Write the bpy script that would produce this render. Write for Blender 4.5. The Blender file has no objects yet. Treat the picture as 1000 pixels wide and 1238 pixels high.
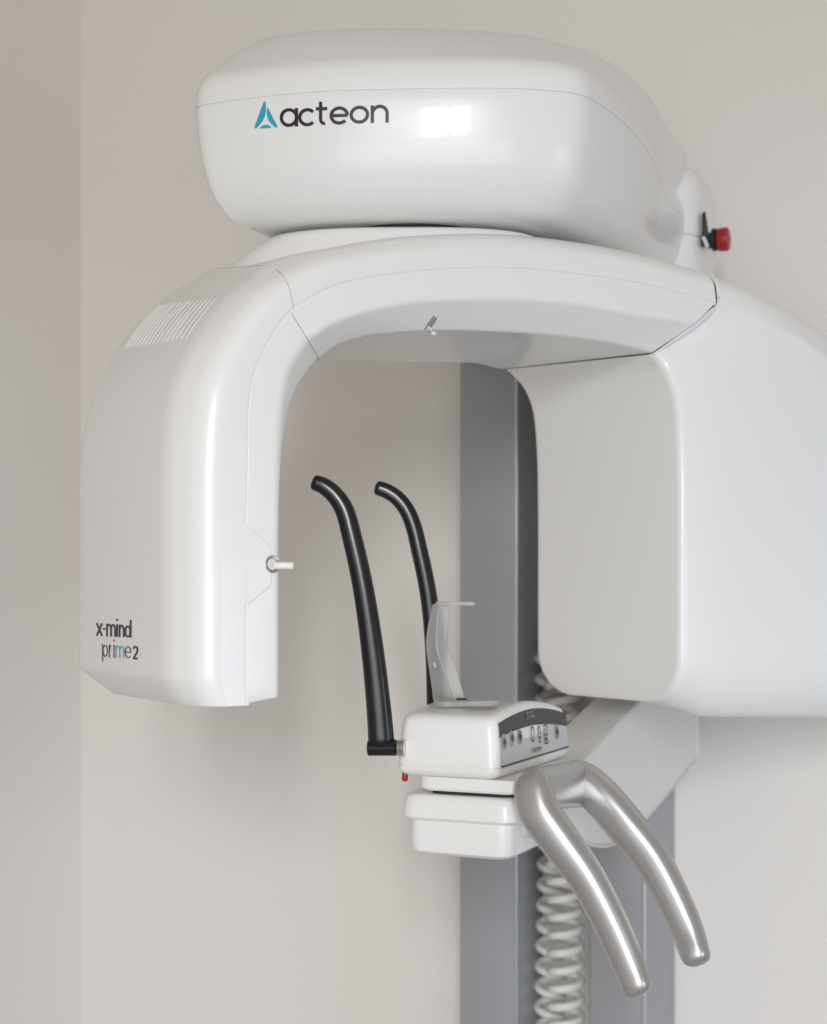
import bpy, bmesh, math, random
from mathutils import Vector, Matrix
from mathutils.bvhtree import BVHTree
random.seed(4)
scene = bpy.context.scene
C = scene.collection

# ------------------------------------------------------------------ camera
FPX, CX, HOR, CAMZ = 1800.0, 500.0, 715.0, 1.5      # focal length / centre / horizon in photo pixels (1000x1238)
cam_d = bpy.data.cameras.new('camera')
cam = bpy.data.objects.new('camera', cam_d); C.objects.link(cam)
cam.location = (0, 0, CAMZ); cam.rotation_euler = (math.radians(90), 0, 0)
cam_d.sensor_fit = 'HORIZONTAL'; cam_d.sensor_width = 36.0
cam_d.lens = FPX/1000*36.0
cam_d.shift_y = (HOR-619)/1000
cam_d.clip_start = 0.05; cam_d.clip_end = 100
cam_d.dof.use_dof = True; cam_d.dof.focus_distance = 1.56; cam_d.dof.aperture_fstop = 6.3
scene.camera = cam

# ------------------------------------------------------------------ light
world = bpy.data.worlds.new('World'); scene.world = world; world.use_nodes = True
bg = world.node_tree.nodes['Background']
bg.inputs[0].default_value = (1.0, 0.93, 0.86, 1); bg.inputs[1].default_value = 0.39

def area(name, loc, target, sx, sy, power, col, spread=180):
    l = bpy.data.lights.new(name, 'AREA'); l.shape = 'RECTANGLE'; l.size = sx; l.size_y = sy
    l.energy = power; l.color = col; l.spread = math.radians(spread)
    o = bpy.data.objects.new(name, l); C.objects.link(o); o.location = loc
    d = Vector(target)-Vector(loc); o.rotation_euler = d.to_track_quat('-Z', 'Y').to_euler()
    return o
area('window_light_left', (-0.24, -2.3, 2.16), (-0.1, 2.6, 0.70), 0.20, 0.78, 6.4, (0.975, 0.98, 1.0), 78)
area('window_light_right', (0.07, -2.3, 2.16), (0.1, 2.6, 0.70), 0.20, 0.78, 6.4, (0.975, 0.98, 1.0), 78)
area('side_window_light', (2.9, -0.6, 0.9), (0.75, 2.2, 0.65), 1.4, 1.4, 6.0, (0.60, 0.77, 1.0), 70)
area('low_fill_light', (-0.1, -2.6, 0.85), (0.0, 2.6, 0.9), 2.6, 1.4, 12.5, (0.92, 0.955, 1.0), 95)  # added wide fill lamp, not a window; softens the low shadows

scene.view_settings.view_transform = 'Standard'; scene.view_settings.look = 'None'
scene.view_settings.exposure = 0.0; scene.view_settings.gamma = 1.0
scene.view_settings.use_curve_mapping = False
scene.render.engine = 'CYCLES'

# ------------------------------------------------------------------ materials
def mat(name, col, rough=0.5, metal=0.0, coat=0.0, noise=0.0, nscale=40, bump=0.0, bscale=300, trans=0.0, alpha=None, ior=1.45, rvar=0.0, spec=0.5):
    m = bpy.data.materials.new(name); m.use_nodes = True
    nt = m.node_tree; p = nt.nodes['Principled BSDF']
    p.inputs['Base Color'].default_value = (*col, 1); p.inputs['Roughness'].default_value = rough
    p.inputs['Metallic'].default_value = metal; p.inputs['Coat Weight'].default_value = coat
    p.inputs['Coat Roughness'].default_value = 0.06
    p.inputs['Transmission Weight'].default_value = trans; p.inputs['IOR'].default_value = ior
    p.inputs['Specular IOR Level'].default_value = spec
    tc = nt.nodes.new('ShaderNodeTexCoord')
    if noise > 0:
        n = nt.nodes.new('ShaderNodeTexNoise'); n.inputs['Scale'].default_value = nscale; n.inputs['Detail'].default_value = 5
        nt.links.new(tc.outputs['Object'], n.inputs['Vector'])
        r = nt.nodes.new('ShaderNodeMapRange'); r.inputs['To Min'].default_value = 1-noise; r.inputs['To Max'].default_value = 1+noise
        nt.links.new(n.outputs['Fac'], r.inputs['Value'])
        mx = nt.nodes.new('ShaderNodeVectorMath'); mx.operation = 'SCALE'; mx.inputs[0].default_value = col
        nt.links.new(r.outputs[0], mx.inputs['Scale']); nt.links.new(mx.outputs[0], p.inputs['Base Color'])
    if rvar > 0:
        n2 = nt.nodes.new('ShaderNodeTexNoise'); n2.inputs['Scale'].default_value = 9; n2.inputs['Detail'].default_value = 6
        nt.links.new(tc.outputs['Object'], n2.inputs['Vector'])
        r2 = nt.nodes.new('ShaderNodeMapRange'); r2.inputs['To Min'].default_value = rough-rvar; r2.inputs['To Max'].default_value = rough+rvar
        nt.links.new(n2.outputs['Fac'], r2.inputs['Value']); nt.links.new(r2.outputs[0], p.inputs['Roughness'])
    if bump > 0:
        n3 = nt.nodes.new('ShaderNodeTexNoise'); n3.inputs['Scale'].default_value = bscale; n3.inputs['Detail'].default_value = 3
        nt.links.new(tc.outputs['Object'], n3.inputs['Vector'])
        b = nt.nodes.new('ShaderNodeBump'); b.inputs['Strength'].default_value = bump; b.inputs['Distance'].default_value = 0.001
        nt.links.new(n3.outputs['Fac'], b.inputs['Height']); nt.links.new(b.outputs[0], p.inputs['Normal'])
    return m
M = {
 'white': mat('white_gloss_plastic', (0.80, 0.796, 0.78), 0.30, coat=0.2, noise=0.005, nscale=14),
 'white2': mat('white_satin_plastic', (0.80, 0.796, 0.78), 0.32, coat=0.2, noise=0.005, nscale=14),
 'arm': mat('offwhite_painted_metal', (0.70, 0.69, 0.66), 0.30, coat=0.2, noise=0.02, nscale=10, rvar=0.06),
 'wall': mat('wall_paint', (0.795, 0.762, 0.72), 0.85, noise=0.018, nscale=3, bump=0.25, bscale=180),
 'floor': mat('floor_vinyl', (0.55, 0.54, 0.53), 0.5, noise=0.05, nscale=20),
 'alu': mat('grey_painted_aluminium', (0.35, 0.355, 0.37), 0.42, metal=0.25, noise=0.03, nscale=30, bump=0.06, bscale=500, rvar=0.05),
 'edge': mat('bright_aluminium_edge', (0.62, 0.62, 0.64), 0.3, metal=0.8, noise=0.02),
 'cable': mat('white_cable_sheath', (0.86, 0.85, 0.81), 0.35, noise=0.03, nscale=60),
 'black': mat('black_plastic', (0.010, 0.009, 0.009), 0.22, noise=0.2, nscale=80, bump=0.03, bscale=900, rvar=0.05),
 'blackm': mat('black_matt_rubber', (0.012, 0.012, 0.012), 0.5, noise=0.1),
 'dark': mat('dark_interior', (0.015, 0.017, 0.02), 0.7, noise=0.1),
 'silver': mat('silver_paint', (0.54, 0.535, 0.53), 0.37, metal=0.88, coat=0.05, noise=0.06, nscale=900, rvar=0.04),
 'steel': mat('polished_steel', (0.6, 0.57, 0.53), 0.2, metal=1.0, noise=0.05),
 'panel': mat('grey_membrane', (0.56, 0.56, 0.55), 0.4, noise=0.01),
 'band': mat('charcoal_membrane', (0.035, 0.036, 0.042), 0.35, noise=0.05),
 'btn': mat('grey_button', (0.36, 0.34, 0.33), 0.45, noise=0.03),
 'ink': mat('dark_print', (0.022, 0.012, 0.025), 0.4, noise=0.05),
 'inkgrey': mat('grey_print', (0.30, 0.30, 0.31), 0.4, noise=0.05),
 'cyan': mat('cyan_print', (0.03, 0.36, 0.50), 0.35, noise=0.04),
 'red': mat('red_plastic', (0.33, 0.012, 0.012), 0.4, noise=0.05),
 'clear': mat('frosted_clear_plastic', (0.88, 0.89, 0.88), 0.25, trans=0.75, noise=0.02, ior=1.25),
 'lens': mat('clear_bright_lens', (0.9, 0.9, 0.88), 0.1, trans=0.5, noise=0.01),
}

# ------------------------------------------------------------------ helpers
def U(px, py, Y): return Vector(((px-CX)/FPX*Y, Y, CAMZ+(HOR-py)/FPX*Y))
def lerp(a, b, t): return a+(b-a)*t

def obj(name, verts, faces, m, parent=None, smooth=True, ang=35, label=None):
    me = bpy.data.meshes.new(name)
    me.from_pydata([tuple(v) for v in verts], [], faces)
    bm = bmesh.new(); bm.from_mesh(me)
    bmesh.ops.remove_doubles(bm, verts=bm.verts, dist=1e-6)
    bmesh.ops.recalc_face_normals(bm, faces=bm.faces)
    bm.to_mesh(me); bm.free()
    me.materials.append(M[m] if isinstance(m, str) else m)
    if smooth:
        me.shade_smooth(); me.set_sharp_from_angle(angle=math.radians(ang))
    o = bpy.data.objects.new(name, me); C.objects.link(o)
    if parent: set_parent(o, parent)
    if label: o['label'] = label
    return o
def wm(p):
    m = Matrix.Translation(p.location)
    return m
def set_parent(o, p):
    o.parent = p
    # only the root empties are off the origin; all meshes keep world coordinates
    q = p; t = Vector((0, 0, 0))
    while q: 
        if q.type == 'EMPTY': t += q.location
        q = q.parent
    o.matrix_parent_inverse = Matrix.Translation(-t) if p.type == 'EMPTY' else Matrix.Identity(4)

def fillet(pts, ds, closed=False, n=7, sub=1):
    """round the corners of a polyline; ds = cut-back distance per corner; constant vertex count"""
    N = len(pts); out = []
    for i in range(N):
        P = pts[i]
        if not closed and i in (0, N-1): out.append(P.copy()); continue
        A = pts[(i-1) % N]; Bq = pts[(i+1) % N]
        if ds[i] <= 0: out.append(P.copy()); continue
        la = (A-P).length; lb = (Bq-P).length
        d1 = min(ds[i], la*.48); d2 = min(ds[i], lb*.48)
        a = P+(A-P).normalized()*d1 if la > 1e-9 else P.copy()
        b = P+(Bq-P).normalized()*d2 if lb > 1e-9 else P.copy()
        for k in range(n+1):
            t = k/n
            w = 2.0*0.82   # slightly rounder than a parabola
            q0, q1, q2 = (1-t)**2, w*t*(1-t), t*t
            out.append((a*q0+P*q1+b*q2)/(q0+q1+q2))
    return out

def cr(p0, p1, p2, p3, t):
    return 0.5*((2*p1)+(p2-p0)*t+(2*p0-5*p1+4*p2-p3)*t*t+(3*p1-p0-3*p2+p3)*t*t*t)
def spline(pts, sub, closed=False):
    n = len(pts); out = []
    rng = n if closed else n-1
    for i in range(rng):
        if closed: a, b, c, d = pts[(i-1) % n], pts[i], pts[(i+1) % n], pts[(i+2) % n]
        else:
            b, c = pts[i], pts[i+1]
            a = pts[i-1] if i > 0 else b*2-c
            d = pts[i+2] if i+2 < n else c*2-b
        for k in range(sub): out.append(cr(a, b, c, d, k/sub))
    if not closed: out.append(pts[-1].copy())
    return out

def grid_faces(nr, nc, closed):
    f = []
    for i in range(nr-1):
        for j in range(nc if closed else nc-1):
            k = (j+1) % nc
            f.append((i*nc+j, i*nc+k, (i+1)*nc+k, (i+1)*nc+j))
    return f
def loft(name, rows, m, parent, closed=True, cap0=True, cap1=True, ang=35, **kw):
    nc = len(rows[0]); v = [p for r in rows for p in r]
    f = grid_faces(len(rows), nc, closed)
    if closed and cap0: f.append(tuple(range(nc)))
    if closed and cap1: f.append(tuple((len(rows)-1)*nc+j for j in range(nc)))
    return obj(name, v, f, m, parent, ang=ang, **kw)

def sweep(name, curves, ds, m, parent, sub=6, closed=False, n=7, pre=None, post=None, cap0=False, cap1=False, ang=35, **kw):
    """curves: list (profile corner) of lists (station) of Vectors"""
    sp = [spline(c, sub) for c in curves]
    rows = []
    for i in range(len(sp[0])):
        rows.append(fillet([s[i] for s in sp], ds, closed, n))
    if pre: rows = pre + rows
    if post: rows = rows + post
    nc = len(rows[0]); v = [p for r in rows for p in r]
    f = grid_faces(len(rows), nc, closed)
    if cap0: f.append(tuple(range(nc)))
    if cap1: f.append(tuple((len(rows)-1)*nc+j for j in range(nc)))
    return obj(name, v, f, m, parent, ang=ang, **kw)

def tube(name, path, rad, m, parent, seg=14, up=Vector((0, 0, 1)), flat=1.0, power=2.0, caps=True, ang=40, capr=True, **kw):
    """rad: list or float; cross-section superellipse, width rad, height rad*flat"""
    n = len(path); R = rad if isinstance(rad, (list, tuple)) else [rad]*n
    rows = []
    def ring(p, t, r, sc=1.0):
        side = t.cross(up)
        if side.length < 1e-6: side = t.cross(Vector((0, 1, 0)))
        side.normalize(); u2 = side.cross(t).normalized()
        o = []
        for k in range(seg):
            a = 2*math.pi*k/seg; c, s = math.cos(a), math.sin(a)
            e = 2/power
            o.append(p+side*(math.copysign(abs(c)**e, c)*r*sc)+u2*(math.copysign(abs(s)**e, s)*r*flat*sc))
        return o
    for i in range(n):
        t = (path[min(i+1, n-1)]-path[max(i-1, 0)]).normalized()
        if i == 0 and caps and capr:
            for a in (85, 65, 45, 25):
                rows.append(ring(path[0]-t*R[0]*capr*math.sin(math.radians(a)), t, R[0], math.cos(math.radians(a))**0.8))
        rows.append(ring(path[i], t, R[i]))
        if i == n-1 and caps and capr:
            for a in (25, 45, 65, 85):
                rows.append(ring(path[i]+t*R[i]*capr*math.sin(math.radians(a)), t, R[i], math.cos(math.radians(a))**0.8))
    return loft(name, rows, m, parent, cap0=caps, cap1=caps, ang=ang, **kw)

def revolve(name, origin, axis, prof, m, parent, seg=24, **kw):
    """prof: list of (distance along axis, radius)"""
    axis = axis.normalized(); s = axis.orthogonal().normalized(); u = axis.cross(s)
    rows = [[origin+axis*d+(s*math.cos(2*math.pi*k/seg)+u*math.sin(2*math.pi*k/seg))*r for k in range(seg)] for d, r in prof]
    return loft(name, rows, m, parent, **kw)

def solid_poly(name, front, depth_vec, m, parent, bev=0.0, **kw):
    """front polygon (list of Vectors) extruded along depth_vec with a small bevel on the front rim"""
    c = sum(front, Vector())/len(front); nrm = depth_vec.normalized()
    rows = []
    if bev > 0:
        ins = [p+(c-p).normalized()*bev for p in front]
        rows = [ins, [lerp(i, p, .7)+nrm*bev*.3 for i, p in zip(ins, front)], [p+nrm*bev for p in front]]
    else: rows = [front]
    rows.append([p+depth_vec for p in front])
    return loft(name, rows, m, parent, ang=30, **kw)

# ------------------------------------------------------------------ the setting
AZ = math.radians(24)
D1 = Vector((math.sin(AZ), math.cos(AZ), 0)); D2 = Vector((math.cos(AZ), -math.sin(AZ), 0)); ZV = Vector((0, 0, 1))
COL = Vector((0.0745, 2.395, 0))          # front left corner of the column
CDEP = 0.185
wall0 = COL + D1*(CDEP+0.004)
def wp(t, z): return wall0+D2*t+ZV*z
# left corner of the wall stands at photo x = 97
tl = None
k = (97-CX)/FPX
tl = (k*wall0.y-wall0.x)/(D2.x-k*D2.y)
WH = 2.9
def wallmesh(name, a, b, nrm):
    th = nrm*0.1
    v = [a, b, b+ZV*WH, a+ZV*WH]; w = [p-th for p in v]
    o = obj(name, v+w, [(0, 1, 2, 3), (7, 6, 5, 4), (0, 4, 5, 1), (1, 5, 6, 2), (2, 6, 7, 3), (3, 7, 4, 0)], 'wall', smooth=False)
    o['kind'] = 'structure'; return o
Lc = wp(tl, 0)
wallmesh('wall_back', Lc, wp(0.95, 0), -D1)
wdir = Vector((-0.44, -0.898, 0)).normalized()
wn = Vector((0.898, -0.44, 0)).normalized()
# small rounded plaster corner keeps the two walls apart
wallmesh('wall_left', Lc+wdir*1.3, Lc+wdir*0.0005, wn)
fl = obj('floor', [Vector((-3, -3, 0)), Vector((3.5, -3, 0)), Vector((3.5, 3.6, 0)), Vector((-3, 3.6, 0)), Vector((-3, -3, -.05)), Vector((3.5, -3, -.05)), Vector((3.5, 3.6, -.05)), Vector((-3, 3.6, -.05))],
   [(0, 1, 2, 3), (4, 5, 6, 7), (0, 1, 5, 4), (1, 2, 6, 5), (2, 3, 7, 6), (3, 0, 4, 7)], 'floor', smooth=False)
fl['kind'] = 'structure'

# ------------------------------------------------------------------ the machine
root = bpy.data.objects.new('dental_xray_machine', None); C.objects.link(root)
root.location = COL+D2*0.15+D1*0.09
root['label'] = 'white panoramic dental x-ray machine with rotating arch on a grey wall column'
root['category'] = 'x-ray machine'

# --- column: two grey rails with a white recess between
def cpt(a, c, z): return COL+D2*a+D1*c+ZV*z
def box_part(name, a0, a1, c0, c1, z0, z1, m, parent, bev=0.0025):
    pl = [cpt(a0, c0, 0), cpt(a1, c0, 0), cpt(a1, c1, 0), cpt(a0, c1, 0)]
    loop = fillet(pl, [bev]*4, True, 3)
    return loft(name, [[p+ZV*z0 for p in loop], [p+ZV*z1 for p in loop]], m, parent, ang=40)
base = box_part('base_plate', -0.03, 0.33, -0.02, CDEP, 0.0, 0.02, 'alu', root)
CT = 2.02
r1 = box_part('column_rail', 0, 0.098, 0, CDEP, 0.021, CT, 'alu', root)
r2 = box_part('column_rail', 0.218, 0.305, 0, CDEP, 0.021, CT, 'alu', root)
box_part('recess_panel', 0.0985, 0.2175, 0.12, 0.15, 0.021, CT, 'white2', root)
box_part('edge_trim', 0.0945, 0.0985, -0.002, 0.004, 0.021, CT, 'edge', r1, 0.0008)
box_part('edge_trim', 0.3015, 0.3055, -0.002, 0.004, 0.021, CT, 'edge', r2, 0.0008)

# --- coiled cable hanging in the recess
hp = []
turns, pitch, hr = 44, 0.0285, 0.0235
hc = cpt(0.158, 0.055, 0)
for i in range(turns*18):
    a = 2*math.pi*i/18
    z = 0.62+pitch*i/18
    if z > 1.42: break
    wob = 0.003*math.sin(z*9)
    hp.append(hc+D2*(math.cos(a)*(hr*1.05)+wob)+D1*(math.sin(a)*hr*0.95)+ZV*z)
tube('coiled_cable', hp, 0.0066, 'cable', root, seg=8, capr=0)
hp2 = []
for i in range(40*18):
    a = 2*math.pi*i/18+2.2; z = 0.60+0.0335*i/18
    if z > 1.42: break
    hp2.append(cpt(0.122+.003*math.sin(z*7), 0.095, 0)-D2*(math.cos(a)*.021)+D1*(math.sin(a)*.021)+ZV*z)
tube('coiled_cable', hp2, 0.0062, 'cable', root, seg=8, capr=0)

# ------------------------------------------------------------------ the rotating C-arm
PH = math.radians(34)
F = Vector((math.sin(PH), -math.cos(PH), 0)); B = Vector((math.cos(PH), math.sin(PH), 0))
P0 = U(297, HOR, 1.42); P0.z = 0
def bz(px, py, v):
    """photo pixel -> (b, z) on the plane v behind the arm's front plane"""
    d = Vector(((px-CX)/FPX, 1, (HOR-py)/FPX))
    q = P0-F*v                       # a point of the plane (normal F)
    t = q.dot(F)/d.dot(F)
    p = d*t
    return Vector(((p-q).dot(B), p.z, 0))
def pt(bzv, v): return P0+B*bzv.x-F*v+ZV*(CAMZ+bzv.y)
def solve_v(px, b):
    """depth v at which the plane b = const is seen at photo column px"""
    k = (px-CX)/FPX; o = P0+B*b      # o - F v : x = k y
    return (o.x-k*o.y)/(F.x-k*F.y)
bK = bz(224, 600, 0).x
DD = solve_v(89, bK)
VK1 = solve_v(200, bK)
VI = 0.034                            # depth of the chamfer behind the front plane
def px_list(l, v): return [bz(x, y, v) for x, y in l]

zS0 = bz(297, 853, 0).y
zl = [zS0+0.026, zS0+0.06, 0.0, 0.06]
bS, bI = bz(297, 700, 0).x, bz(339, 700, 0).x
# outer shell of the receptor (left leg), stations from the bottom up to the transverse seam
def V2(b, z): return Vector((b, z, 0))
S_pix = [(299, 560), (300, 494), (306, 455), (318, 424), (335, 394), (345, 382), (355, 371)]
K_pix = [(224, 556), (230, 484), (243, 437), (268, 392), (303, 349), (322, 333), (343, 319)]
O_pix = [(89.5, 575), (95, 525), (107, 478), (126, 438), (153, 399), (193, 361), (249, 326)]
I_pix = [(341, 560), (349, 502), (359, 472), (370, 454), (386, 434), (394, 427), (402, 421)]
S = [V2(bS, z) for z in zl]+px_list(S_pix, 0)
K = [V2(bK, z) for z in zl]+px_list(K_pix, 0)
O = [V2(bK, z) for z in zl]+px_list(O_pix, DD)
I = [V2(bI, z) for z in zl]+px_list(I_pix, 0.012)
EPS = 0.0007
def shell_curves(S, K, O, I):
    return [[pt(p+(q-p).normalized()*-0.004, 0.0010) for p, q in zip(S, K)], [pt(p, 0.0010) for p in S], [pt(p, 0) for p in S], [pt(lerp(q, p, .34), 0) for p, q in zip(S, K)], [pt(lerp(q, o, VK1/DD), VK1) for q, o in zip(K, O)], [pt(p, DD) for p in O], [pt(p, DD) for p in I]]
cv = shell_curves(S, K, O, I)
dsh = [0, 0, 0.0012, 0.022, 0.014, 0.022, 0]
# chamfered bottom of the leg
def bottom_rows(cv, ds, zdrop, inset_b, inset_v, n=7):
    rows = []
    cen = pt(V2((bK+bI)/2, 0), DD/2)
    first = [c[0] for c in cv]
    for t, drop in ((1.0, 1.0), (0.93, .97), (0.55, 0.62), (0.12, 0.16)):
        pr = []
        for i, p in enumerate(first):
            q = p.copy(); q.z -= zdrop*drop
            if i == 5: q += B*(inset_b*t)+F*(inset_v*t)
            elif i == 6: q += F*(inset_v*t)
            elif i == 4: q += B*(inset_b*.7*t)
            elif i == 3: q += B*(inset_b*.3*t)-F*(0.002*t)
            pr.append(q)
        rows.append(fillet(pr, ds, False, n))
    return rows
pre = bottom_rows(cv, dsh, 0.026, 0.022, 0.05)
receptor = sweep('receptor_housing', cv, dsh, 'white', root, pre=pre, cap0=True, label='tall rounded white left leg of the rotating arch with model lettering')

# front cover of the left leg
fS_pix = [(299, 560), (300, 494), (308, 451), (323, 415), (351, 377)]
fC_pix = [(337.5, 560), (340, 496), (346, 458), (355, 436), (372, 411)]
fI_pix = [(342, 560), (350, 500), (360, 470), (370, 454), (385.5, 434)]
bC = bz(337.5, 700, 0).x
def cover_curves(fS, fC, fI, vI, vR=None):
    e = []
    for s, c in zip(fS, fC):
        e.append(s+(c-s).normalized()*EPS)
    return [[pt(p, 0.007) for p in e], [pt(p, 0) for p in e], [pt(p, 0.0) for p in fC], [pt(p, v) for p, v in zip(fI, vI)], [pt(p, v) for p, v in zip(fI, vR or [DD-0.001]*len(fI))]]
fS = [V2(bS, z) for z in zl]+px_list(fS_pix, 0)
fC = [V2(bC, z) for z in zl]+px_list(fC_pix, 0)
vI = [0.012]*4+[0.012, 0.016, 0.022, 0.028, VI]
fI = [V2(bI+0.004, z) for z in zl]+[bz(x, y, v) for (x, y), v in zip(fI_pix, vI[4:])]
fcv = cover_curves(fS, fC, fI, vI)
dfc = [0, 0.001, 0.006, 0.006, 0]
def drop_rows(cv, ds, zd, n=7):
    rows = []
    for t, dr in ((1, 1), (0.5, 0.9), (0, 0.6)):
        pr = []
        for i, p in enumerate([c[0] for c in cv]):
            q = p.copy(); q.z -= zd*dr; q.z += {0: 0, 1: 0, 2: 0.008, 3: .009, 4: .009}[i]*t*1.0
            if i in (1, 2): q -= F*0.003*t
            if i == 4: q += F*0.05*t
            pr.append(q)
        rows.append(fillet(pr, ds, False, n))
    return rows
rec_front = sweep('front_cover', fcv, dfc, 'white', receptor, pre=drop_rows(fcv, dfc, 0.026), cap0=True)

# bar: shell and front cover, from the transverse seam to the joint with the tube housing
bS_pix = [(355.3, 370.8), (380, 355.5), (403, 345), (439, 336), (500, 327.5), (572, 323), (640, 324.5), (710, 332), (780, 343), (866, 365)]
bK_pix = [(343.5, 318.7), (366, 305), (388, 296), (425, 287), (490, 276), (566, 270.5), (640, 271.5), (712, 279.5), (783, 293.5), (860.5, 315.6)]
bI_pix = [(400, 421), (418, 415), (446, 406), (482, 402), (520, 400), (572, 400), (640, 403), (700, 409), (752, 417), (790, 425)]
S = px_list(bS_pix, 0); K = px_list(bK_pix, 0)
O = [p.copy() for p in K]
O[0] = px_list([(249.8, 325.7)], DD)[0]; O[1] = lerp(O[0], K[3], .33); O[2] = lerp(O[0], K[3], .66)
I = [p+Vector((0, .014, 0)) for p in px_list(bI_pix, VI)]
bar = sweep('arch_bar', shell_curves(S, K, O, I), [0, 0, 0.0012, 0.03, 0.03, 0.04, 0], 'white', root)
fS_pix = [(351.5, 376.7), (374, 359), (403, 345), (439, 336), (500, 327.5), (572, 323), (640, 324.5), (710, 332), (780, 343), (866, 365.5)]
fC_pix = [(372.4, 410.6), (399, 393), (425, 382), (460, 372), (510, 364), (572, 361), (640, 361.5), (708, 368.5), (765, 379), (841, 390.2)]
fI_pix = [(385.9, 433.6), (410, 417), (446, 406), (482, 402), (520, 400), (572, 400), (640, 403), (700, 409), (745, 416), (788.2, 426.5)]
fS = px_list(fS_pix, 0); fC = px_list(fC_pix, 0)
fI = [bz(x, y, VI) for x, y in fI_pix]
fcb = cover_curves(fS, fC, fI, [VI]*len(fI))
for i_, (x_, y_) in ((-1, (606.5, 446.3)), (-2, (588, 442)), (-3, (567, 438.3))):
    b_ = fI[i_].x; v_ = solve_v(x_, b_)
    fcb[4][i_] = pt(V2(b_, (HOR-y_)/FPX*(P0+B*b_-F*v_).y), v_)
bar_front = sweep('front_cover', fcb, [0, 0.001, 0.005, 0.004, 0], 'white2', bar)

# tube housing (right leg): sweep of the same profile down the other side
rI_pix = [(789.5, 428), (803, 444), (813.5, 466), (820, 497), (823, 554), (824, 620)]
rS_pix = [(868, 367), (905, 381), (940, 398), (975, 419), (1015, 452), (1050, 500)]
rK_pix = [(862.5, 317), (900, 329), (940, 346), (980, 369), (1030, 405), (1078, 460)]
rI = px_list(rI_pix, VI)
bRI = bz(824, 680, 0).x
vRI = [VI, 0.027, 0.018, 0.010, 0.003, 0.0, 0.0, 0.0]
rI = [bz(x, y, v) for (x, y), v in zip(rI_pix, vRI)]
zR = -0.133
rI += [V2(bRI, 0.0), V2(bRI, zR+0.055)]
rS = px_list(rS_pix, 0.0)
bRO = bz(1105, 700, 0).x
rS += [V2(bRO-0.02, 0.02), V2(bRO-.02, zR+0.055)]
rK = px_list(rK_pix, 0.0)
rK += [V2(bRO+.06, 0.05), V2(bRO+.06, zR+0.055)]
DR = solve_v(646.5, bRI)
n_st = len(rI)
vS = [0, -0.002, -0.004, -0.007, -0.010, -0.014, -0.018, -0.020]
rr_px = [(608, 447), (617, 456), (630, 471), (641, 501), (645.5, 554), (646.5, 620)]
rRv = [solve_v(x, p.x) for (x, y), p in zip(rr_px, rI)]+[DR, DR]
rRz = [V2(p.x, (HOR-y)/FPX*(P0+B*p.x-F*v).y) for (x, y), p, v in zip(rr_px, rI, rRv)]+rI[6:]
vK2 = [0, .006, .012, .018, .022, .024, .02, .02]
cvr = [[pt(p, v) for p, v in zip(rRz, rRv)], [pt(p, v) for p, v in zip(rI, vRI)], [pt(lerp(p, q, .16), lerp(v, w, .16)-.003*min(1, i/4)) for i, (p, q, v, w) in enumerate(zip(rI, rS, vRI, vS))], [pt(p, v) for p, v in zip(rS, vS)],
       [pt(lerp(p, q, .34), v+w) for p, q, v, w in zip(rK, rS, vS, vK2)], [pt(p, VK1+v) for p, v in zip(rK, vS)], [pt(p, DR) for p in rK]]
# profile (closed): inner rear, inner front, front crease, outer front, outer rear
dR = [0.012, 0.010, 0.02, 0.006, 0.03, 0.03, 0.04]
post = []
rb = 0.055
lastr = [c[-1] for c in cvr]
for a in (15, 30, 45, 60, 72, 82, 90):
    s, c = math.sin(math.radians(a)), math.cos(math.radians(a))
    pr = []
    for i, p in enumerate(lastr):
        q = p.copy(); q.z -= rb*s
        ins = 0.062*(1-c)
        if i in (0, 6): q += F*ins*1.05
        else: q -= F*ins*(1.0 if i == 1 else .75)
        if i in (2, 3, 4, 5): q.z -= (0.019 if i == 2 else 0.036)*s
        if i in (0, 1): q += B*0.004*(1-c)
        pr.append(q)
    post.append(fillet(pr, dR, True, 7))
tube_h = sweep('tube_housing', cvr, dR, 'white2', root, closed=True, post=post, cap0=False, cap1=True, label='broad white right leg of the rotating arch with flat inner panel')

# inner lining just inside the joint so that the gap reads as a dark slot
jA = bz(787, 427, VI); 
slot_rows = [[pt(jA, VI+0.006)-ZV*0.0-B*0.004, pt(jA, DD*0.97)-B*0.004, pt(jA, DD*0.97)+ZV*0.02+B*0.02, pt(jA, VI+0.006)+ZV*0.02+B*0.02]]

jb = spline([pt(bz(866.5, 341, -.0002), -.0002), pt(bz(868.6, 366.5, -.0006), -.0006), pt(bz(842, 392, -.0004), -.0004), pt(bz(790, 428.2, VI-.0004), VI-.0004)], 6)
tube('joint_bead', jb, .0011, 'white2', tube_h, seg=8, capr=.5)
# --- pin, socket and laser notch
pin_c = pt(bz(329.5, 682, -.0015), -.0015)
revolve('socket_ring', pin_c-F*0.002, F, [(0, 0.0085), (0.0028, 0.0085), (0.0034, 0.0078), (0.003, 0.0058), (0.0, 0.0052)], 'steel', receptor)
pd = (U(353, 683.5, 1.455)-U(333, 684, 1.425)).normalized()
tube('aiming_pin', [U(332, 683.7, 1.428), U(340, 683.8, 1.428), U(354, 684, 1.428)], 0.0036, 'white2', receptor, seg=12, capr=0.3)
# raised tab around the socket (its edge is the notch in the seam)
tab_px = [(300, 635), (327, 659), (328, 668), (328, 700), (327, 709), (300, 731)]
tab = fillet([pt(bz(x, y, -0.0022), -0.0022) for x, y in tab_px], [0, .006, .003, .003, .006, 0], False, 5)
solid_poly('socket_tab', tab, -F*0.005, 'white', receptor, bev=0.0012)

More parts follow.
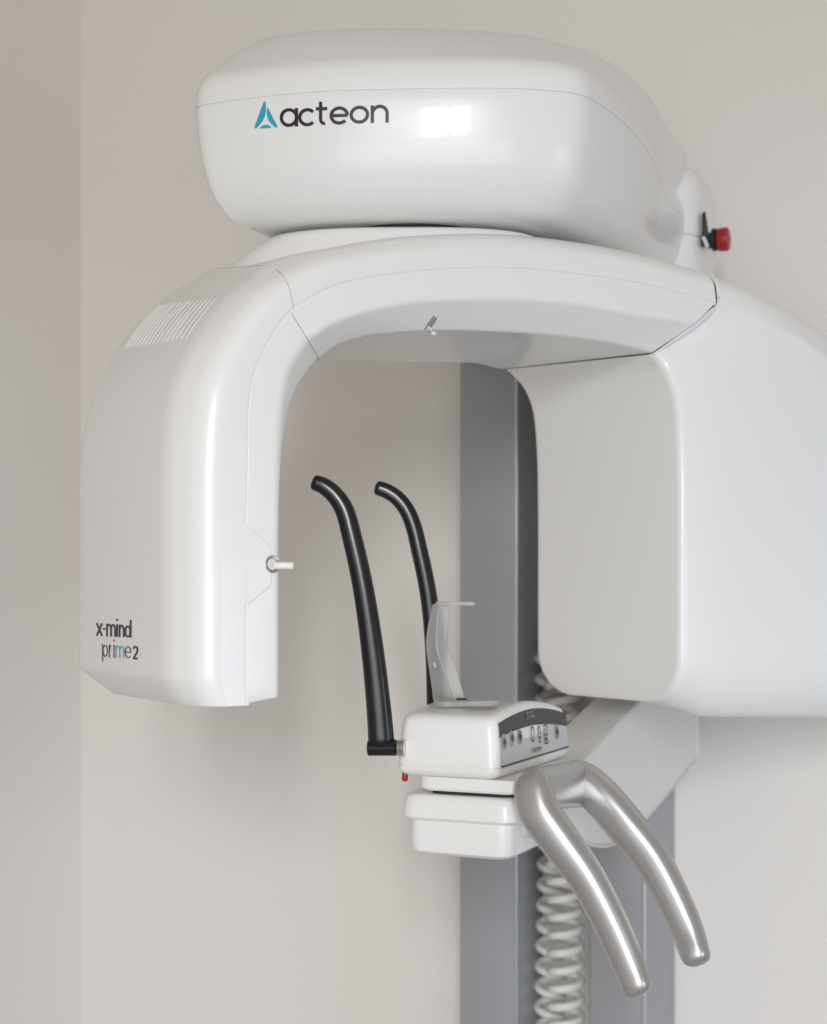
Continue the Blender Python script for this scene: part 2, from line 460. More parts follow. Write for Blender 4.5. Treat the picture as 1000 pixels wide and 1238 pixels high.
# --- ventilation slits on the shoulder of the receptor housing
def bvh(o):
    dg = None
    me = o.data
    return BVHTree.FromPolygons([v.co.copy() for v in me.vertices], [tuple(p.vertices) for p in me.polygons])
ORI = Vector((0, 0, CAMZ))
def hit(tree, px, py, off=0.0004):
    d = Vector(((px-CX)/FPX, 1, (HOR-py)/FPX)).normalized()
    loc, n, i, dist = tree.ray_cast(ORI, d)
    if loc is None: return None
    if n.dot(d) > 0: n = -n
    return loc+n*off
T_rec = bvh(receptor)
def ribbon(tree, pts, w, off, th=None):
    """flat stroke on a surface following a pixel polyline; returns verts, faces"""
    v, f = [], []
    n = len(pts)
    for i in range(n):
        a = pts[max(i-1, 0)]; b = pts[min(i+1, n-1)]
        tx, ty = b[0]-a[0], b[1]-a[1]; L = math.hypot(tx, ty) or 1
        nx, ny = -ty/L*w/2, tx/L*w/2
        p, q = hit(tree, pts[i][0]+nx, pts[i][1]+ny, off), hit(tree, pts[i][0]-nx, pts[i][1]-ny, off)
        if p is None or q is None: return v, f
        v += [p, q]
        if i: f.append((2*i-2, 2*i-1, 2*i+1, 2*i))
    return v, f
def slit(name, pts, w, m, parent, tree, h=0.0012):
    v, f = ribbon(tree, pts, w, -0.0006)
    v2, f2 = ribbon(tree, pts, w*.7, h)
    n = len(v)
    if n < 4 or len(v2) != n: return
    faces = []
    for i in range(n//2-1):
        a, b, c, d = 2*i, 2*i+1, 2*i+3, 2*i+2
        faces += [(n+a, n+b, n+c, n+d), (a, n+a, n+d, d), (b, c, n+c, n+b)]
    faces += [(0, 1, n+1, n), (n-2, 2*n-2, 2*n-1, n-1)]
    return obj(name, v+v2, faces, m, parent, ang=50)
NS = 16
for i in range(NS):
    t = i/(NS-1)
    t2 = t**1.25
    x0, y0 = lerp(151, 224, t2), lerp(421, 408.5, t2)
    x1, y1 = lerp(191, 263, t2), lerp(369, 357.5, t2)
    slit('vent_slit', [(lerp(x0, x1, s)-3*math.sin(s*math.pi)*(1-.5*t), lerp(y0, y1, s)) for s in [k/8 for k in range(9)]], 1.5+1.0*t, 'white', receptor, T_rec, h=.0007)

# ------------------------------------------------------------------ lettering helpers
def arc(cx, cy, rx, ry, a0, a1, n=18):
    return [(cx+rx*math.cos(math.radians(a0+(a1-a0)*i/n)), cy+ry*math.sin(math.radians(a0+(a1-a0)*i/n))) for i in range(n+1)]
def seg(*p, n=4):
    out = []
    for a, b in zip(p[:-1], p[1:]):
        for k in range(n): out.append((lerp(a[0], b[0], k/n), lerp(a[1], b[1], k/n)))
    out.append(p[-1]); return out
h = 0.42    # radius of bowls measured to the stroke's centre (x-height 1)
GL = {
 'a': [arc(.5, .5, h, h, 0, 360, 28), seg((.92, .0), (.92, 1.0))],
 'c': [arc(.52, .5, h, h, 42, 318, 24)],
 't': [seg((.38, 1.32), (.38, .34))+arc(.62, .34, .24, .26, 180, 290, 8), seg((.05, .92), (.85, .92))],
 'e': [arc(.5, .5, h, h, 0, 318, 26), seg((.1, .5), (.92, .5))],
 'o': [arc(.5, .5, h, h, 0, 360, 28)],
 'n': [seg((.1, 0), (.1, 1.0)), seg((.1, .5), (.1, .56))+arc(.5, .52, .4, h, 180, 0, 16)+seg((.9, .5), (.9, 0))],
 'x': [seg((.08, 0), (.92, 1)), seg((.08, 1), (.92, 0))],
 '-': [seg((.1, .5), (.9, .5))],
 'm': [seg((.05, 0), (.05, 1.0)), arc(.275, .6, .225, .34, 180, 0, 12)+seg((.5, .55), (.5, 0)), arc(.725, .6, .225, .34, 180, 0, 12)+seg((.95, .55), (.95, 0))],
 'i': [seg((.5, 0), (.5, 1.0)), seg((.5, 1.26), (.5, 1.42), n=2)],
 'd': [arc(.46, .48, .38, .42, 0, 360, 24), seg((.9, 0), (.9, 1.42))],
 'p': [arc(.54, .5, .38, .42, 0, 360, 24), seg((.1, 1.0), (.1, -.32))],
 'r': [seg((.15, 0), (.15, 1.0)), arc(.75, .45, .6, .48, 180, 100, 8)],
 '2': [arc(.48, .72, .38, .25, 165, -35, 14)+seg((.76, .53), (.1, .06)), seg((.06, .06), (.92, .06))],
}
def letters(name, tree, items, slope, sw, m, parent, off=0.0005, label=None):
    """items: (char, x0, x1, baseline y, x-height top y) in photo pixels"""
    V, Fc = [], []
    for ch, x0, x1, yb, yt in items:
        for st in GL[ch]:
            pts = []
            for u, w in st:
                x = x0+(x1-x0)*u
                pts.append((x, yb+(yt-yb)*w+slope*(x-x0)))
            v, f = ribbon(tree, pts, sw, off)
            k = len(V); V += v; Fc += [tuple(a+k for a in q) for q in f]
            off += 0.000004
    return obj(name, V, Fc, m, parent, smooth=False, label=label)
def zz(items, ox, oy, sc): return [(c, ox+a/sc, ox+b/sc, oy+y/sc, oy+t/sc) for c, a, b, y, t in items]
letters('model_lettering', T_rec, zz([('x', 190, 246, 276, 166), ('-', 246, 271, 274, 160), ('m', 280, 358, 282, 172), ('i', 363, 379, 285, 176), ('n', 388, 434, 287, 180), ('d', 438, 494, 290, 182)], 90, 730, 7.143), .05, 2.1, 'ink', receptor)
letters('model_lettering', T_rec, zz([('p', 241, 292, 461, 348), ('r', 300, 330, 464, 352), ('i', 336, 352, 466, 354)], 90, 730, 7.143), .05, 1.15, 'ink', receptor)
letters('model_lettering', T_rec, zz([('m', 356, 432, 467, 358)], 90, 730, 7.143), .05, 1.15, 'cyan', receptor, label='cyan letter m')
letters('model_lettering', T_rec, zz([('e', 437, 494, 473, 360)], 90, 730, 7.143), .05, 1.15, 'ink', receptor)
letters('model_lettering', T_rec, zz([('2', 508, 553, 479, 366)], 90, 730, 7.143), .03, 2.1, 'ink', receptor)

# laser notch in the bar's chamfer
T_bf = bvh(bar_front)
def patch(name, tree, quad, off, m, parent, n=6, **kw):
    """surface patch over a pixel quad (tl, tr, br, bl)"""
    v = []
    for i in range(n+1):
        for j in range(n+1):
            s, t = j/n, i/n
            x = lerp(lerp(quad[0][0], quad[1][0], s), lerp(quad[3][0], quad[2][0], s), t)
            y = lerp(lerp(quad[0][1], quad[1][1], s), lerp(quad[3][1], quad[2][1], s), t)
            p = hit(tree, x, y, off)
            if p is None: return None
            v.append(p)
    return obj(name, v, grid_faces(n+1, n+1, False), m, parent, **kw)
slit('laser_notch', [(527, 383.5), (523.5, 388), (520, 393), (516, 399.2)], 8.5, 'inkgrey', bar, T_bf, h=0.0006)
slit('laser_notch_lip', [(531.2, 383.5), (527.8, 388), (524.4, 393), (520.6, 399.2)], 2.2, 'white2', bar, T_bf, h=0.0012)
revolve('laser_lens', pt(bz(526.5, 401, VI), VI+0.004)-ZV*0.0045, ZV, [(0, .0012), (0.001, .0035), (0.005, .0035)], 'lens', bar, seg=14)

# ------------------------------------------------------------------ raised platform on the bar under the head
def bvp(b, v, z): return P0+B*b-F*v+ZV*(CAMZ+z)
zt = 0.3965
rows = []
for z, gl, gf in ((.33, .060, .006), (.36, .046, .006), (.376, .036, .005), (.388, .024, .004), (.397, .013, .003), (.4035, .004, .001), (.4072, -.002, -.002), (.4086, -.008, -.006), (.4088, -.014, -.012)):
    row = []
    for k_ in range(96):
        a_ = 2*math.pi*k_/96; c_, s_ = math.cos(a_), math.sin(a_)
        x_ = math.copysign(abs(c_)**.75, c_); y_ = math.copysign(abs(s_)**.75, s_)
        row.append(Vector((x_*((.176+gl*1.1) if x_ < 0 else (.150+min(gl, 0))), 1.755+y_*(.092+gf), CAMZ+z)))
    rows.append(row)
loft('arch_platform', rows, 'white', bar, cap0=False)

# ------------------------------------------------------------------ overhead head (cantilevered from the column)
ZS = 0.54
def seam_pt(px, py):
    Y = FPX*ZS/(HOR-py); return Vector(((px-CX)/FPX*Y, Y, 0))
sc = [Vector((.405, 2.27, 0))]+[seam_pt(*p) for p in ((806, 246), (793, 202), (776, 172), (749, 143), (720, 123), (692, 112), (600, 106), (460, 108), (380, 111), (308, 118), (255, 125.5))]
sc += [Vector((-.2435, 1.664, 0)), Vector((-.242, 1.705, 0)), Vector((-.205, 1.79, 0)), Vector((-.13, 1.93, 0)), Vector((-.02, 2.28, 0))]
tc_ = [Vector(p) for p in ((.405, 2.27, 0), (.357, 2.09, 0), (.322, 1.975, 0), (.285, 1.89, 0), (.245, 1.825, 0), (.212, 1.785, 0), (.165, 1.745, 0), (.09, 1.715, 0), (-.03, 1.705, 0), (-.095, 1.71, 0), (-.145, 1.722, 0), (-.175, 1.738, 0), (-.186, 1.755, 0), (-.187, 1.78, 0), (-.165, 1.84, 0), (-.10, 1.96, 0), (-.01, 2.28, 0))]
SUB = 7
Sc = spline(sc, SUB, True); Tc = spline(tc_, SUB, True)
for _ in range(8):
    Sc = [Sc[i]*.5+(Sc[i-1]+Sc[(i+1) % len(Sc)])*.25 for i in range(len(Sc))]
    Tc = [Tc[i]*.5+(Tc[i-1]+Tc[(i+1) % len(Tc)])*.25 for i in range(len(Tc))]
def inset(loop, d):
    n = len(loop); out = []
    for i in range(n):
        t = (loop[(i+2) % n]-loop[(i-2) % n]).normalized()
        out.append(loop[i]+Vector((t.y, -t.x, 0))*(-d if ORIENT > 0 else d))
    for _ in range(int(d*1100)):
        out = [out[i]*.5+(out[i-1]+out[(i+1) % n])*.25 for i in range(n)]
    return out
ar = sum(Sc[i].x*Sc[(i+1) % len(Sc)].y-Sc[(i+1) % len(Sc)].x*Sc[i].y for i in range(len(Sc)))
ORIENT = 1 if ar > 0 else -1
def at(loop, z): return [p+ZV*(CAMZ+z) for p in loop]
ZB = 0.4135
low = []
for t_, d in ((0, .064), (.008, .056), (.025, .047), (.06, .0385), (.12, .030), (.2, .0212), (.3, .0148), (.4, .0104), (.5, .0072), (.6, .0048), (.7, .0029), (.8, .0014), (.9, .0004), (.985, 0)):
    low.append(at(inset(Sc, d), lerp(ZB, ZS, t_)))
low.append(at(inset(Sc, .0003), ZS-.0003)); low.append(at(inset(Sc, .0013), ZS-.0003))
head = loft('overhead_housing', low, 'white', root, label='rounded white overhead housing with logo, carrying the arch', cap1=True)
up = [at(inset(Sc, .0013), ZS-.00025), at(inset(Sc, .0013), ZS+.0003), at(inset(Sc, .0003), ZS+.0004), at(inset(Sc, .0002), ZS+.002)]
for z, w, d in ((.552, 0, .0006), (.562, 0, .002), (.570, .015, .004), (.577, .05, .006), (.583, .12, .006), (.590, .22, .004), (.605, .42, .001), (.62, .62, 0), (.634, .81, 0), (.642, .93, 0), (.647, 1.0, .004), (.650, 1, .016), (.652, 1, .04)):
    up.append(at(inset([lerp(a, b, w) for a, b in zip(Sc, Tc)], d), z))
head_top = loft('housing_lid', up, 'white', head, cap0=False)
# dark turning ring in the gap between head and arch
axc = Vector((0.0, 1.765, CAMZ+zt+0.010))
revolve('turning_ring', axc, ZV, [(-.012, .094), (0.0, .094), (0.012, .092)], 'dark', head, seg=48)

T_head = bvh(head)
letters('logo_lettering', T_head, zz([('a', 243, 352, 268, 156), ('c', 352, 462, 264, 156), ('t', 456, 542, 256, 150), ('e', 543, 660, 254, 146), ('o', 664, 782, 248, 142), ('n', 790, 902, 244, 138)], 290, 100, 5.0), -.03, 4.0, 'ink', head)
def poly_decal(name, tree, px, off, m, parent, mid):
    ring = [hit(tree, *p, off) for p in px]; c = hit(tree, *mid, off)
    v = ring+[c]; n = len(ring)
    return obj(name, v, [(i, (i+1) % n, n) for i in range(n)], m, parent, smooth=False)
def zq(l): return [(290+x/5, 100+y/5) for x, y in l]
poly_decal('logo_blade', T_head, zq([(150, 112), (156, 116), (159, 140), (158, 175), (152, 205), (138, 232), (115, 262), (98, 276), (90, 276), (90, 266), (105, 225), (125, 170), (142, 124)]), .0006, 'cyan', head, zq([(132, 205)])[0])
poly_decal('logo_blade', T_head, zq([(166, 155), (172, 154), (184, 176), (204, 218), (226, 258), (229, 268), (224, 272), (212, 268), (190, 248), (172, 222), (164, 192)]), .0006, 'cyan', head, zq([(190, 222)])[0])
poly_decal('logo_blade', T_head, zq([(122, 273), (130, 264), (146, 256), (164, 254), (182, 259), (191, 266), (189, 271), (160, 275), (126, 276)]), .0006, 'cyan', head, zq([(158, 266)])[0])

# carriage at the column behind the head, with the emergency stop on its side
cb = Vector((0.418, 2.13, 0))
front_r = U(839, HOR, 2.155); front_r.z = 0
fl_ = front_r-D2*0.40
pl = [fl_, front_r, front_r+D1*0.175, fl_+D1*0.175]
def plan(pl, r): return fillet([p.copy() for p in pl], [r]*4, True, 8)
rows = []
for z, g in ((.375, 0), (.585, 0), (.61, .004), (.625, .012), (.633, .026), (.636, .04)):
    c4 = [pl[0]+D2*g+D1*g, pl[1]-D2*g+D1*g*1.5, pl[2]-D2*g-D1*g*.3, pl[3]+D2*g-D1*g*.3]
    rows.append([p+ZV*(CAMZ+z) for p in plan(c4, .045)])
carriage = loft('carriage_housing', rows, 'white', root)
# horizontal seam of the carriage
zc = (HOR-281)/FPX*2.16
tube('seam_line', [p+ZV*(CAMZ+zc) for p in plan([pl[0]-D2*.0+D1*0, pl[1], pl[2], pl[3]], .045)][0:34], 0.0006, 'inkgrey', carriage, seg=6, capr=0)

eY = 2.195
e0 = U(852, 290.5, eY)
stop = revolve('emergency_stop', U(868, 290, eY), D2*1.0+Vector((0, -.3, 0))*0, [(0, .0155), (.002, .0168), (.013, .0172), (.0155, .0162), (.0165, .013)], 'red', root, label='red round emergency stop button')
tube('stop_collar', [U(851, 291, eY), U(868, 290.5, eY)], 0.0115, 'blackm', stop, seg=18, capr=0)
revolve('stop_ring', U(862, 290, eY), D2, [(0, .0165), (.005, .0165), (.006, .012)], 'blackm', stop, seg=20)
lv = [U(850.5, 288, eY-.01), U(858, 288, eY-.01), U(855, 268, eY-.01), U(852.8, 255, eY-.01), U(850.8, 256, eY-.01)]
solid_poly('stop_lever', lv, Vector((0, .012, 0)), 'blackm', stop, bev=.0008)
tube('stop_cable', [U(851, 288, eY-.015), U(853.5, 294, eY-.02), U(855, 297, eY-.015), U(853, 300, eY)], .003, 'white2', stop, seg=8)

# ------------------------------------------------------------------ lower arm: carriage plate on the column and beam to the chin unit
C0 = Vector(((600-CX)/FPX*1.55, 1.55, 0))
def mp(a, c, z): return C0+D2*a+D1*c+ZV*(CAMZ+z)
def onplane(px, py, c):
    """pixel -> point on the plane at distance c along D1 from the chin unit's front corner"""
    d = Vector(((px-CX)/FPX, 1, (HOR-py)/FPX)); q = C0+D1*c
    t = q.dot(D1)/d.dot(D1); p = d*t; return Vector((p.x, p.y, p.z+CAMZ))
prof = [(.04, -.206), (.04, -.262), (.10, -.2715), (.20, -.287), (.30, -.314), (.36, -.3235), (.43, -.3255), (.50, -.318), (.60, -.302), (.835, -.256), (.835, -.10), (.60, -.125), (.40, -.165), (.24, -.203)]
def arm_loop(a, ins=0.0):
    cen = (.45, -.22); out = []
    q = fillet([Vector((c, z, 0)) for c, z in prof], [.008, .008, .05, .05, .05, .04, .04, .04, .05, .010, .01, .05, .08, .05], True, 6)
    for p in q:
        d = Vector((cen[0]-p.x, cen[1]-p.y, 0)); p2 = p+d.normalized()*ins
        out.append(mp(a, p2.x, p2.y))
    return out
arm = loft('support_arm', [arm_loop(.016, .008), arm_loop(.0185, .0045), arm_loop(.0185-.002, .0015), arm_loop(.012, 0), arm_loop(-.044, 0)], 'arm', root, ang=28, label='deep off-white support arm between chin unit and column')
ccol = (COL-C0).dot(D1)
rows = []
for c in (.45, ccol-.004):
    rows.append(fillet([mp(-.13, c, -.255), mp(-.0445, c, -.255), mp(-.0445, c, -.205), mp(-.13, c, -.205)], [.01]*4, True, 3))
rows[0] = [lerp(p, mp(-.06, .45, -.2), .5) for p in rows[0]]
loft('arm_bracket', rows, 'arm', root)

# ------------------------------------------------------------------ chin unit
def rbox(name, a0, a1, c0, c1, zlist, r, m, parent, warp=None, **kw):
    """zlist: (z, inset)"""
    rows = []
    for z, g in zlist:
        lp = fillet([Vector((a0+g, c0+g, 0)), Vector((a1-g, c0+g, 0)), Vector((a1-g, c1-g, 0)), Vector((a0+g, c1-g, 0))], [r]*4, True, 7)
        lp2 = []
        n = len(lp)
        for i in range(n):          # a few points along every side so that it can be warped
            lp2.append(lp[i]); q = lp[(i+1) % n]
            if (q-lp[i]).length > .02:
                for k_ in range(1, 8): lp2.append(lerp(lp[i], q, k_/8))
        row = []
        for p in lp2:
            zz_ = z; a, c = p.x, p.y
            if warp: a, c, zz_ = warp(a, c, z)
            row.append(mp(a, c, zz_))
        rows.append(row)
    return loft(name, rows, m, parent, **kw)
def arch(c):
    t = (c-.115)/.125
    return -.1225-.0125*t*t-(.003*t if t > 0 else 0)
def wbox(a, c, z):
    k = max(0.0, min(1.0, (z+.185)/.05))
    return a, c, lerp(z, arch(c)+(z+.1275), k*k*(3-2*k))
cbox = rbox('control_box', -.116, .001, 0, .245,
    [(-.1985, .012), (-.1975, .007), (-.194, .002), (-.190, 0), (-.1865, 0.0002), (-.1860, .0012), (-.1853, .0012), (-.1848, .0002), (-.165, .0012), (-.147, .0026), (-.138, .0036), (-.1330, .0048), (-.1302, .0070), (-.1285, .0105), (-.1275, .018)],
    .012, 'white2', root, warp=wbox, ang=60, label='white control box with button panel')
T_box = bvh(cbox)
def pface(c, z, off=.0):
    tilt = (-.19-z)*.085
    return mp(.001+off+tilt+0.0005, c, z)
# membrane panel following the arched top
def panel_patch(name, c0, c1, zlo, zhi, off, m, parent, n=24, th=.0012):
    rows = []
    for i in range(n+1):
        c = lerp(c0, c1, i/n); a, b = zlo(c), zhi(c)
        rows.append([pface(c, a, -th), pface(c, a, off), pface(c, lerp(a, b, .5), off), pface(c, b, off), pface(c, b, -th)])
    return loft(name, rows, m, parent, closed=False)
plo = lambda c: -.1835
phi = lambda c: arch(c)-.0085
panel = panel_patch('button_panel', .0125, .236, plo, phi, .0006, 'panel', cbox)
panel_patch('panel_band', .0122, .2363, lambda c: phi(c)-.0135-.0045*(1-((c-.125)/.12)**2*1.0), lambda c: phi(c)+.0004, .0010, 'band', panel)
panel_patch('panel_rule', .0120, .2365, lambda c: -.1848, lambda c: -.1832, .0010, 'ink', panel)
def disc(name, c, z, rc, rz, off, m, parent, n=20):
    v = [pface(c+rc*math.cos(2*math.pi*k/n), z+rz*math.sin(2*math.pi*k/n), off) for k in range(n)]
    w = [pface(c+rc*math.cos(2*math.pi*k/n), z+rz*math.sin(2*math.pi*k/n), off-.0012) for k in range(n)]
    return loft(name, [v, w], m, parent)
def inkst(strokes, name, m, wd=.0011, off=.0022):
    V, Fc = [], []
    for st in strokes:
        k = len(V)
        for i, (c, z) in enumerate(st):
            a, b = st[max(i-1, 0)], st[min(i+1, len(st)-1)]
            tx, tz = b[0]-a[0], b[1]-a[1]; L = math.hypot(tx, tz) or 1
            V += [pface(c-tz/L*wd, z+tx/L*wd, off), pface(c+tz/L*wd, z-tx/L*wd, off)]
            if i: Fc.append((k+2*i-2, k+2*i-1, k+2*i+1, k+2*i))
        off += .00001
    return obj(name, V, Fc, m, panel, smooth=False)
def pc(px, py):
    """photo pixel -> (c, z) on the panel's face"""
    k = (px-CX)/FPX; q = C0+D2*.002
    c = (k*q.y-q.x)/(D1.x-k*D1.y); Y = q.y+D1.y*c
    return c, (HOR-py)/FPX*Y
for i, (x, y) in enumerate(((611.5, 897), (621, 893), (630.4, 890.5), (674.5, 885))):
    c, z = pc(x, y)
    disc('button', c, z, .0085, .0085, .0016, 'btn', panel)
    if i == 0: s = [[(c-.004, z-.002), (c, z+.003), (c+.004, z-.002)], [(c, z-.005), (c, z+.002)]]
    elif i == 1: s = [[(c-.004, z+.003), (c, z-.003), (c+.004, z+.003)], [(c, z+.005), (c, z-.002)]]
    else: s = [[(c, z-.006), (c, z+.006)], [(c-.005, z), (c+.005, z)], [(c-.003, z-.003), (c+.003, z+.003)], [(c-.003, z+.003), (c+.003, z-.003)]]
    inkst(s, 'button_symbol', 'ink', .0009)
c, z = pc(645.4, 887.5); inkst([[(c+.005*math.cos(t/3), z+.008*math.sin(t/3)) for t in range(20)]], 'panel_symbol', 'ink', .0009)
c, z = pc(653.5, 887); inkst([[(c-.003, z-.001), (c-.003, z+.006), (c, z+.009), (c+.003, z+.006), (c+.003, z-.001)], [(c-.003, z-.003), (c+.003, z-.006)], [(c+.003, z-.003), (c-.003, z-.006)], [(c-.003, z-.009), (c+.003, z-.009)]], 'panel_symbol', 'ink', .0010)
c, z = pc(661, 887.5); inkst([[(c-.005, z-.001), (c-.005, z+.010), (c+.005, z+.010), (c+.005, z-.001), (c-.005, z-.001)], [(c-.005, z-.003), (c+.005, z-.008)], [(c+.005, z-.003), (c-.005, z-.008)], [(c-.006, z-.010), (c+.006, z-.010)]], 'panel_symbol', 'ink', .0009)
# small print: logo under the symbols, two lines in the dark band
def tiny(text, px, py, hgt, adv, m, name, wd):
    c, z = pc(px, py); st = []
    for ch in text:
        for s in GL[ch]: st.append([(c+u*adv*.8, z+w*hgt) for u, w in s])
        c += adv
    inkst(st, name, m, wd)
tiny('acteon', 645.5, 909.3, .0042, .0042, 'ink', 'panel_lettering', .0005)
c, z = pc(643.8, 909.3); inkst([[(c-.002, z), (c, z+.006)], [(c+.002, z), (c, z+.006)]], 'panel_emblem', 'cyan', .0007)
tiny('xmind', 639.5, 864.2, .0026, .0042, 'inkgrey', 'panel_lettering', .0004)
tiny('prime2', 640.5, 869.2, .0026, .0042, 'inkgrey', 'panel_lettering', .0004)

# neck plate, tray
rbox('neck_plate', -.092, .024, .004, .22, [(-.2128, .006), (-.2120, .002), (-.2095, 0), (-.199, 0), (-.1975, .001)], .014, 'white2', root, label='white neck plate under the control box')
rbox('gap_spacer', -.080, .012, .010, .2, [(-.2170, 0), (-.2125, 0)], .012, 'dark', root)
rbox('tray', -.111, .022, -.004, .195, [(-.2435, .006), (-.243, .0025), (-.240, .0), (-.225, .0012), (-.2185, .0030), (-.2165, .0052), (-.2158, .010)], .018, 'white2', root, label='white tray with overhanging rim below the control box')
rbox('tray_body', -.1025, .0145, .0015, .19, [(-.2815, .010), (-.2805, .005), (-.277, .0012), (-.268, 0), (-.2425, 0)], .015, 'white2', root)
# red tab at the lower left of the control box
tube('red_tab', [U(490, 934, 1.605), U(489.5, 942.5, 1.605)], .0034, 'red', root, seg=10, capr=.6)

# ------------------------------------------------------------------ temple supports (black)
def bar_path(px, y0, y1):
    n = len(px)
    return spline([U(x, y, lerp(y0, y1, i/(n-1))) for i, (x, y) in enumerate(px)], 5)
def interp(vals, n):
    out = []
    for i in range(n):
        t = i/(n-1)*(len(vals)-1); k_ = min(int(t), len(vals)-2); out.append(lerp(vals[k_], vals[k_+1], t-k_))
    return out
fp = bar_path([(381, 583.5), (392, 588), (405, 599), (416.5, 617), (424.5, 645), (436, 695), (445, 747), (453, 808), (458.5, 863), (461, 896)], 1.60, 1.60)
temple1 = tube('temple_support', fp, interp([.0085, .0092, .0098, .0104, .0108, .0112, .0118, .0126, .0135, .0142], len(fp)), 'black', root, seg=20, up=Vector((0, 1, 0)), power=2.6, flat=.9, capr=.45, label='front black curved temple support')
rp = bar_path([(457, 590), (467, 593.5), (480, 602), (492, 617), (500.5, 638), (507, 665), (515, 702), (521, 742), (525.5, 800), (527.5, 862)], 1.72, 1.72)
temple2 = tube('temple_support', rp, interp([.0085, .0088, .0090, .0093, .0095, .0097, .0098, .010, .0105, .011], len(rp)), 'black', root, seg=20, up=Vector((0, 1, 0)), power=2.6, flat=.9, capr=.45, label='rear black curved temple support')
hb = [U(446, 904, 1.60), U(479, 904, 1.595)]
tube('hinge_barrel', hb, .0088, 'black', temple1, seg=24, capr=.18)
tube('hinge_collar', [U(479, 904, 1.595), U(482, 904.2, 1.592)], .0074, 'steel', temple1, seg=20, capr=0)
tube('hinge_ring', [U(482, 904.2, 1.592), U(490, 904.5, 1.590)], .0086, 'steel', temple1, seg=20, capr=0)
tube('hinge_barrel', [U(521, 866, 1.715), U(548, 868, 1.71)], .0085, 'black', temple2, seg=20, capr=.18)

# ------------------------------------------------------------------ silver hand grips
gp = bar_path([(646, 946), (646, 957), (653, 982), (677, 1016), (708, 1059), (737, 1113), (759, 1163), (770, 1191)], 1.505, 1.455)
gr = bar_path([(697, 938), (711, 948), (731, 968), (757, 999), (785, 1034), (809, 1076), (830, 1122), (841, 1155)], 1.625, 1.535)
grip = tube('hand_grip', gp, interp([.0170, .0190, .0198, .0190, .0174, .0164, .0155, .0142], len(gp)), 'silver', root, seg=28, up=D1, power=3.0, flat=1.0, capr=.75, label='silver hand grip nearest the camera')
grip2 = tube('hand_grip', gr, interp([.018, .0198, .0205, .0202, .0188, .0174, .0162, .0146], len(gr)), 'silver', root, seg=28, up=D1, power=3.0, flat=1.0, capr=.75, label='silver hand grip farther from the camera')
# bridge between the two grips
qa = U(647, 0, 1.507); qb = U(699, 0, 1.628); qa.z = qb.z = 0
dirb = (qb-qa).normalized(); prb = Vector((dirb.y, -dirb.x, 0))
rows = []
for w, g in ((0, .010), (.05, .005), (.15, .0015), (.3, 0), (.62, 0), (.80, .0012), (.90, .004), (.96, .008), (1.0, .015)):
    p0 = qa-dirb*(.0185-g); p1 = qb+dirb*(.019-g)
    lo = fillet([p0-prb*(.0185-g), p0+prb*(.0185-g), p1+prb*(.0185-g), p1-prb*(.0185-g)], [.019]*4, True, 7)
    row = []
    for p in lo:
        t = max(0, min(1, (p-qa).dot(dirb)/(qb-qa).length))
        zt2 = lerp((HOR-929)/FPX*1.507, (HOR-919)/FPX*1.628, t); zb2 = lerp((HOR-979)/FPX*1.507, (HOR-975)/FPX*1.628, t)
        row.append(p+ZV*(CAMZ+lerp(zb2, zt2, w)))
    rows.append(row)
loft('grip_bridge', rows, 'silver', root, ang=60)
# bracket joining the bridge to the neck
rows = []
for a, zt_, zb_ in ((-.005, -.200, -.207), (.02, -.2005, -.2075), (.046, -.203, -.215)):
    rows.append(fillet([mp(a, .012, zb_), mp(a, .11, zb_), mp(a, .11, zt_), mp(a, .012, zt_)], [.003]*4, True, 3))
loft('grip_bracket', rows, 'white2', root)

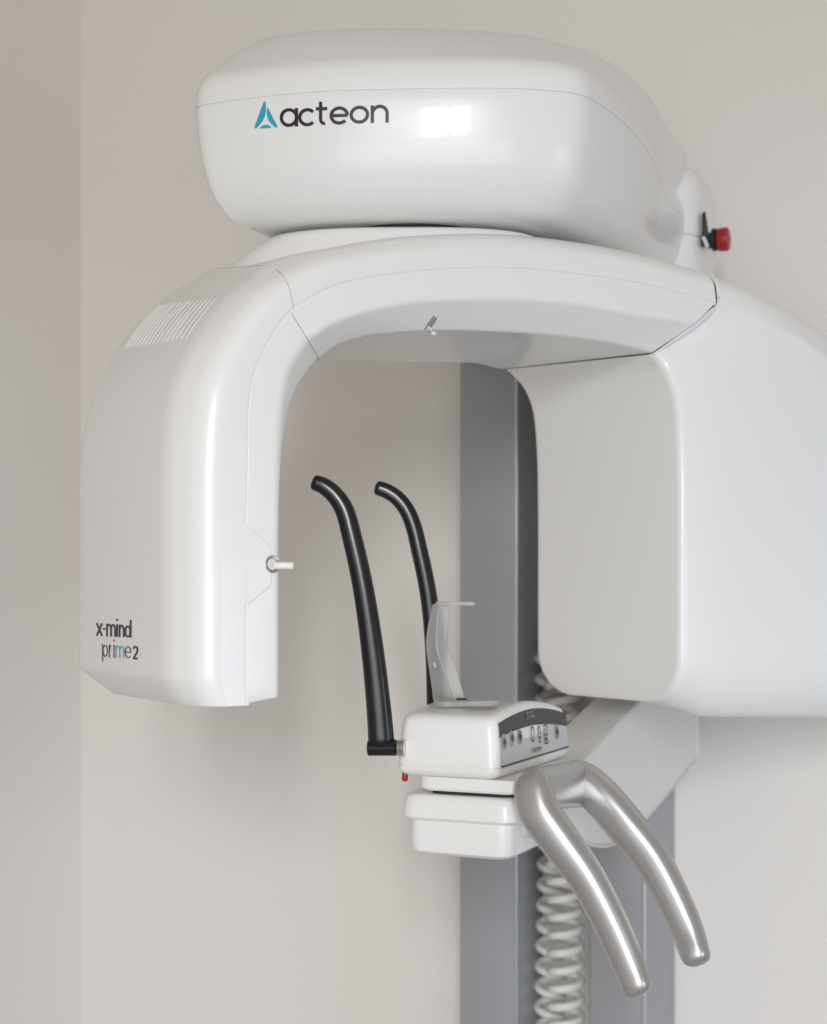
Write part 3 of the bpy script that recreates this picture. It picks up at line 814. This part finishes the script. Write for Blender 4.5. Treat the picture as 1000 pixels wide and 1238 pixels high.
# ------------------------------------------------------------------ clear chin support standing on the control box
cs = bpy.data.objects.new('chin_support', None); C.objects.link(cs)
cs.location = U(560, 853, 1.66)
cs['label'] = 'frosted clear plastic chin support standing on the white control box'
cs['category'] = 'chin rest'
lv_ = [  # left edge, middle edge, second ridge, right edge for heights top / knee / bottom
 [U(523, 731, 1.685), U(527, 729.5, 1.655), U(529, 729.5, 1.652), U(542, 733, 1.662)],
 [U(517.5, 757, 1.685), U(525, 757, 1.655), U(527.3, 757, 1.652), U(540.5, 757, 1.662)],
 [U(515, 775, 1.685), U(524, 779, 1.655), U(526.5, 780, 1.652), U(539.8, 779, 1.662)],
 [U(515.8, 788, 1.685), U(526, 789, 1.655), U(528.5, 789.5, 1.652), U(542, 787, 1.662)],
 [U(521, 823, 1.685), U(538, 823, 1.655), U(540.5, 823, 1.652), U(553.5, 822, 1.662)],
 [U(525.5, 856, 1.685), U(548, 856, 1.655), U(550.5, 856, 1.652), U(563.5, 855, 1.662)]]
def sheet(name, rows, th, m, parent):
    nr, nc = len(rows), len(rows[0])
    f = [p for r in rows for p in r]; b = [p+th for p in f]; n = len(f)
    faces = grid_faces(nr, nc, False)+[tuple(n+i for i in reversed(q)) for q in grid_faces(nr, nc, False)]
    rim = [j for j in range(nc)]+[i*nc+nc-1 for i in range(1, nr)]+[(nr-1)*nc+j for j in range(nc-2, -1, -1)]+[i*nc for i in range(nr-2, 0, -1)]
    for i in range(len(rim)):
        a, c = rim[i], rim[(i+1) % len(rim)]; faces.append((a, c, n+c, n+a))
    return obj(name, f+b, faces, m, parent, ang=25)
sheet('upright', lv_, Vector((0.0015, .0028, 0)), 'clear', cs)
tp = fillet([U(527, 727.5, 1.650), U(574, 728.5, 1.640), U(576, 729.5, 1.672), U(548, 729, 1.70), U(527, 727.5, 1.70)], [.004, .004, .006, .01, .004], True, 4)
zt_ = tp[0].z
tp = [Vector((p.x, p.y, zt_)) for p in tp]
solid_poly('bite_plate', tp, -ZV*0.004, 'clear', cs, bev=.0006)
hubp = [U(525, 855, 1.615), U(604, 855, 1.63), U(606, 855, 1.70), U(528, 855, 1.70)]
ztop = arch(.09)+CAMZ+.0050
hub = fillet([Vector((p.x, p.y, ztop)) for p in hubp], [.02]*4, True, 8)
solid_poly('foot_plate', [p-ZV*.0018 for p in hub], -ZV*0.0057, 'clear', cs, bev=.0012)
kx = U(558, 853, 1.645)
kn = revolve('locking_screw', Vector((kx.x, kx.y, ztop-.0016)), ZV, [(0, .006), (.0012, .006), (.0018, .004)], 'ink', cs, seg=16)
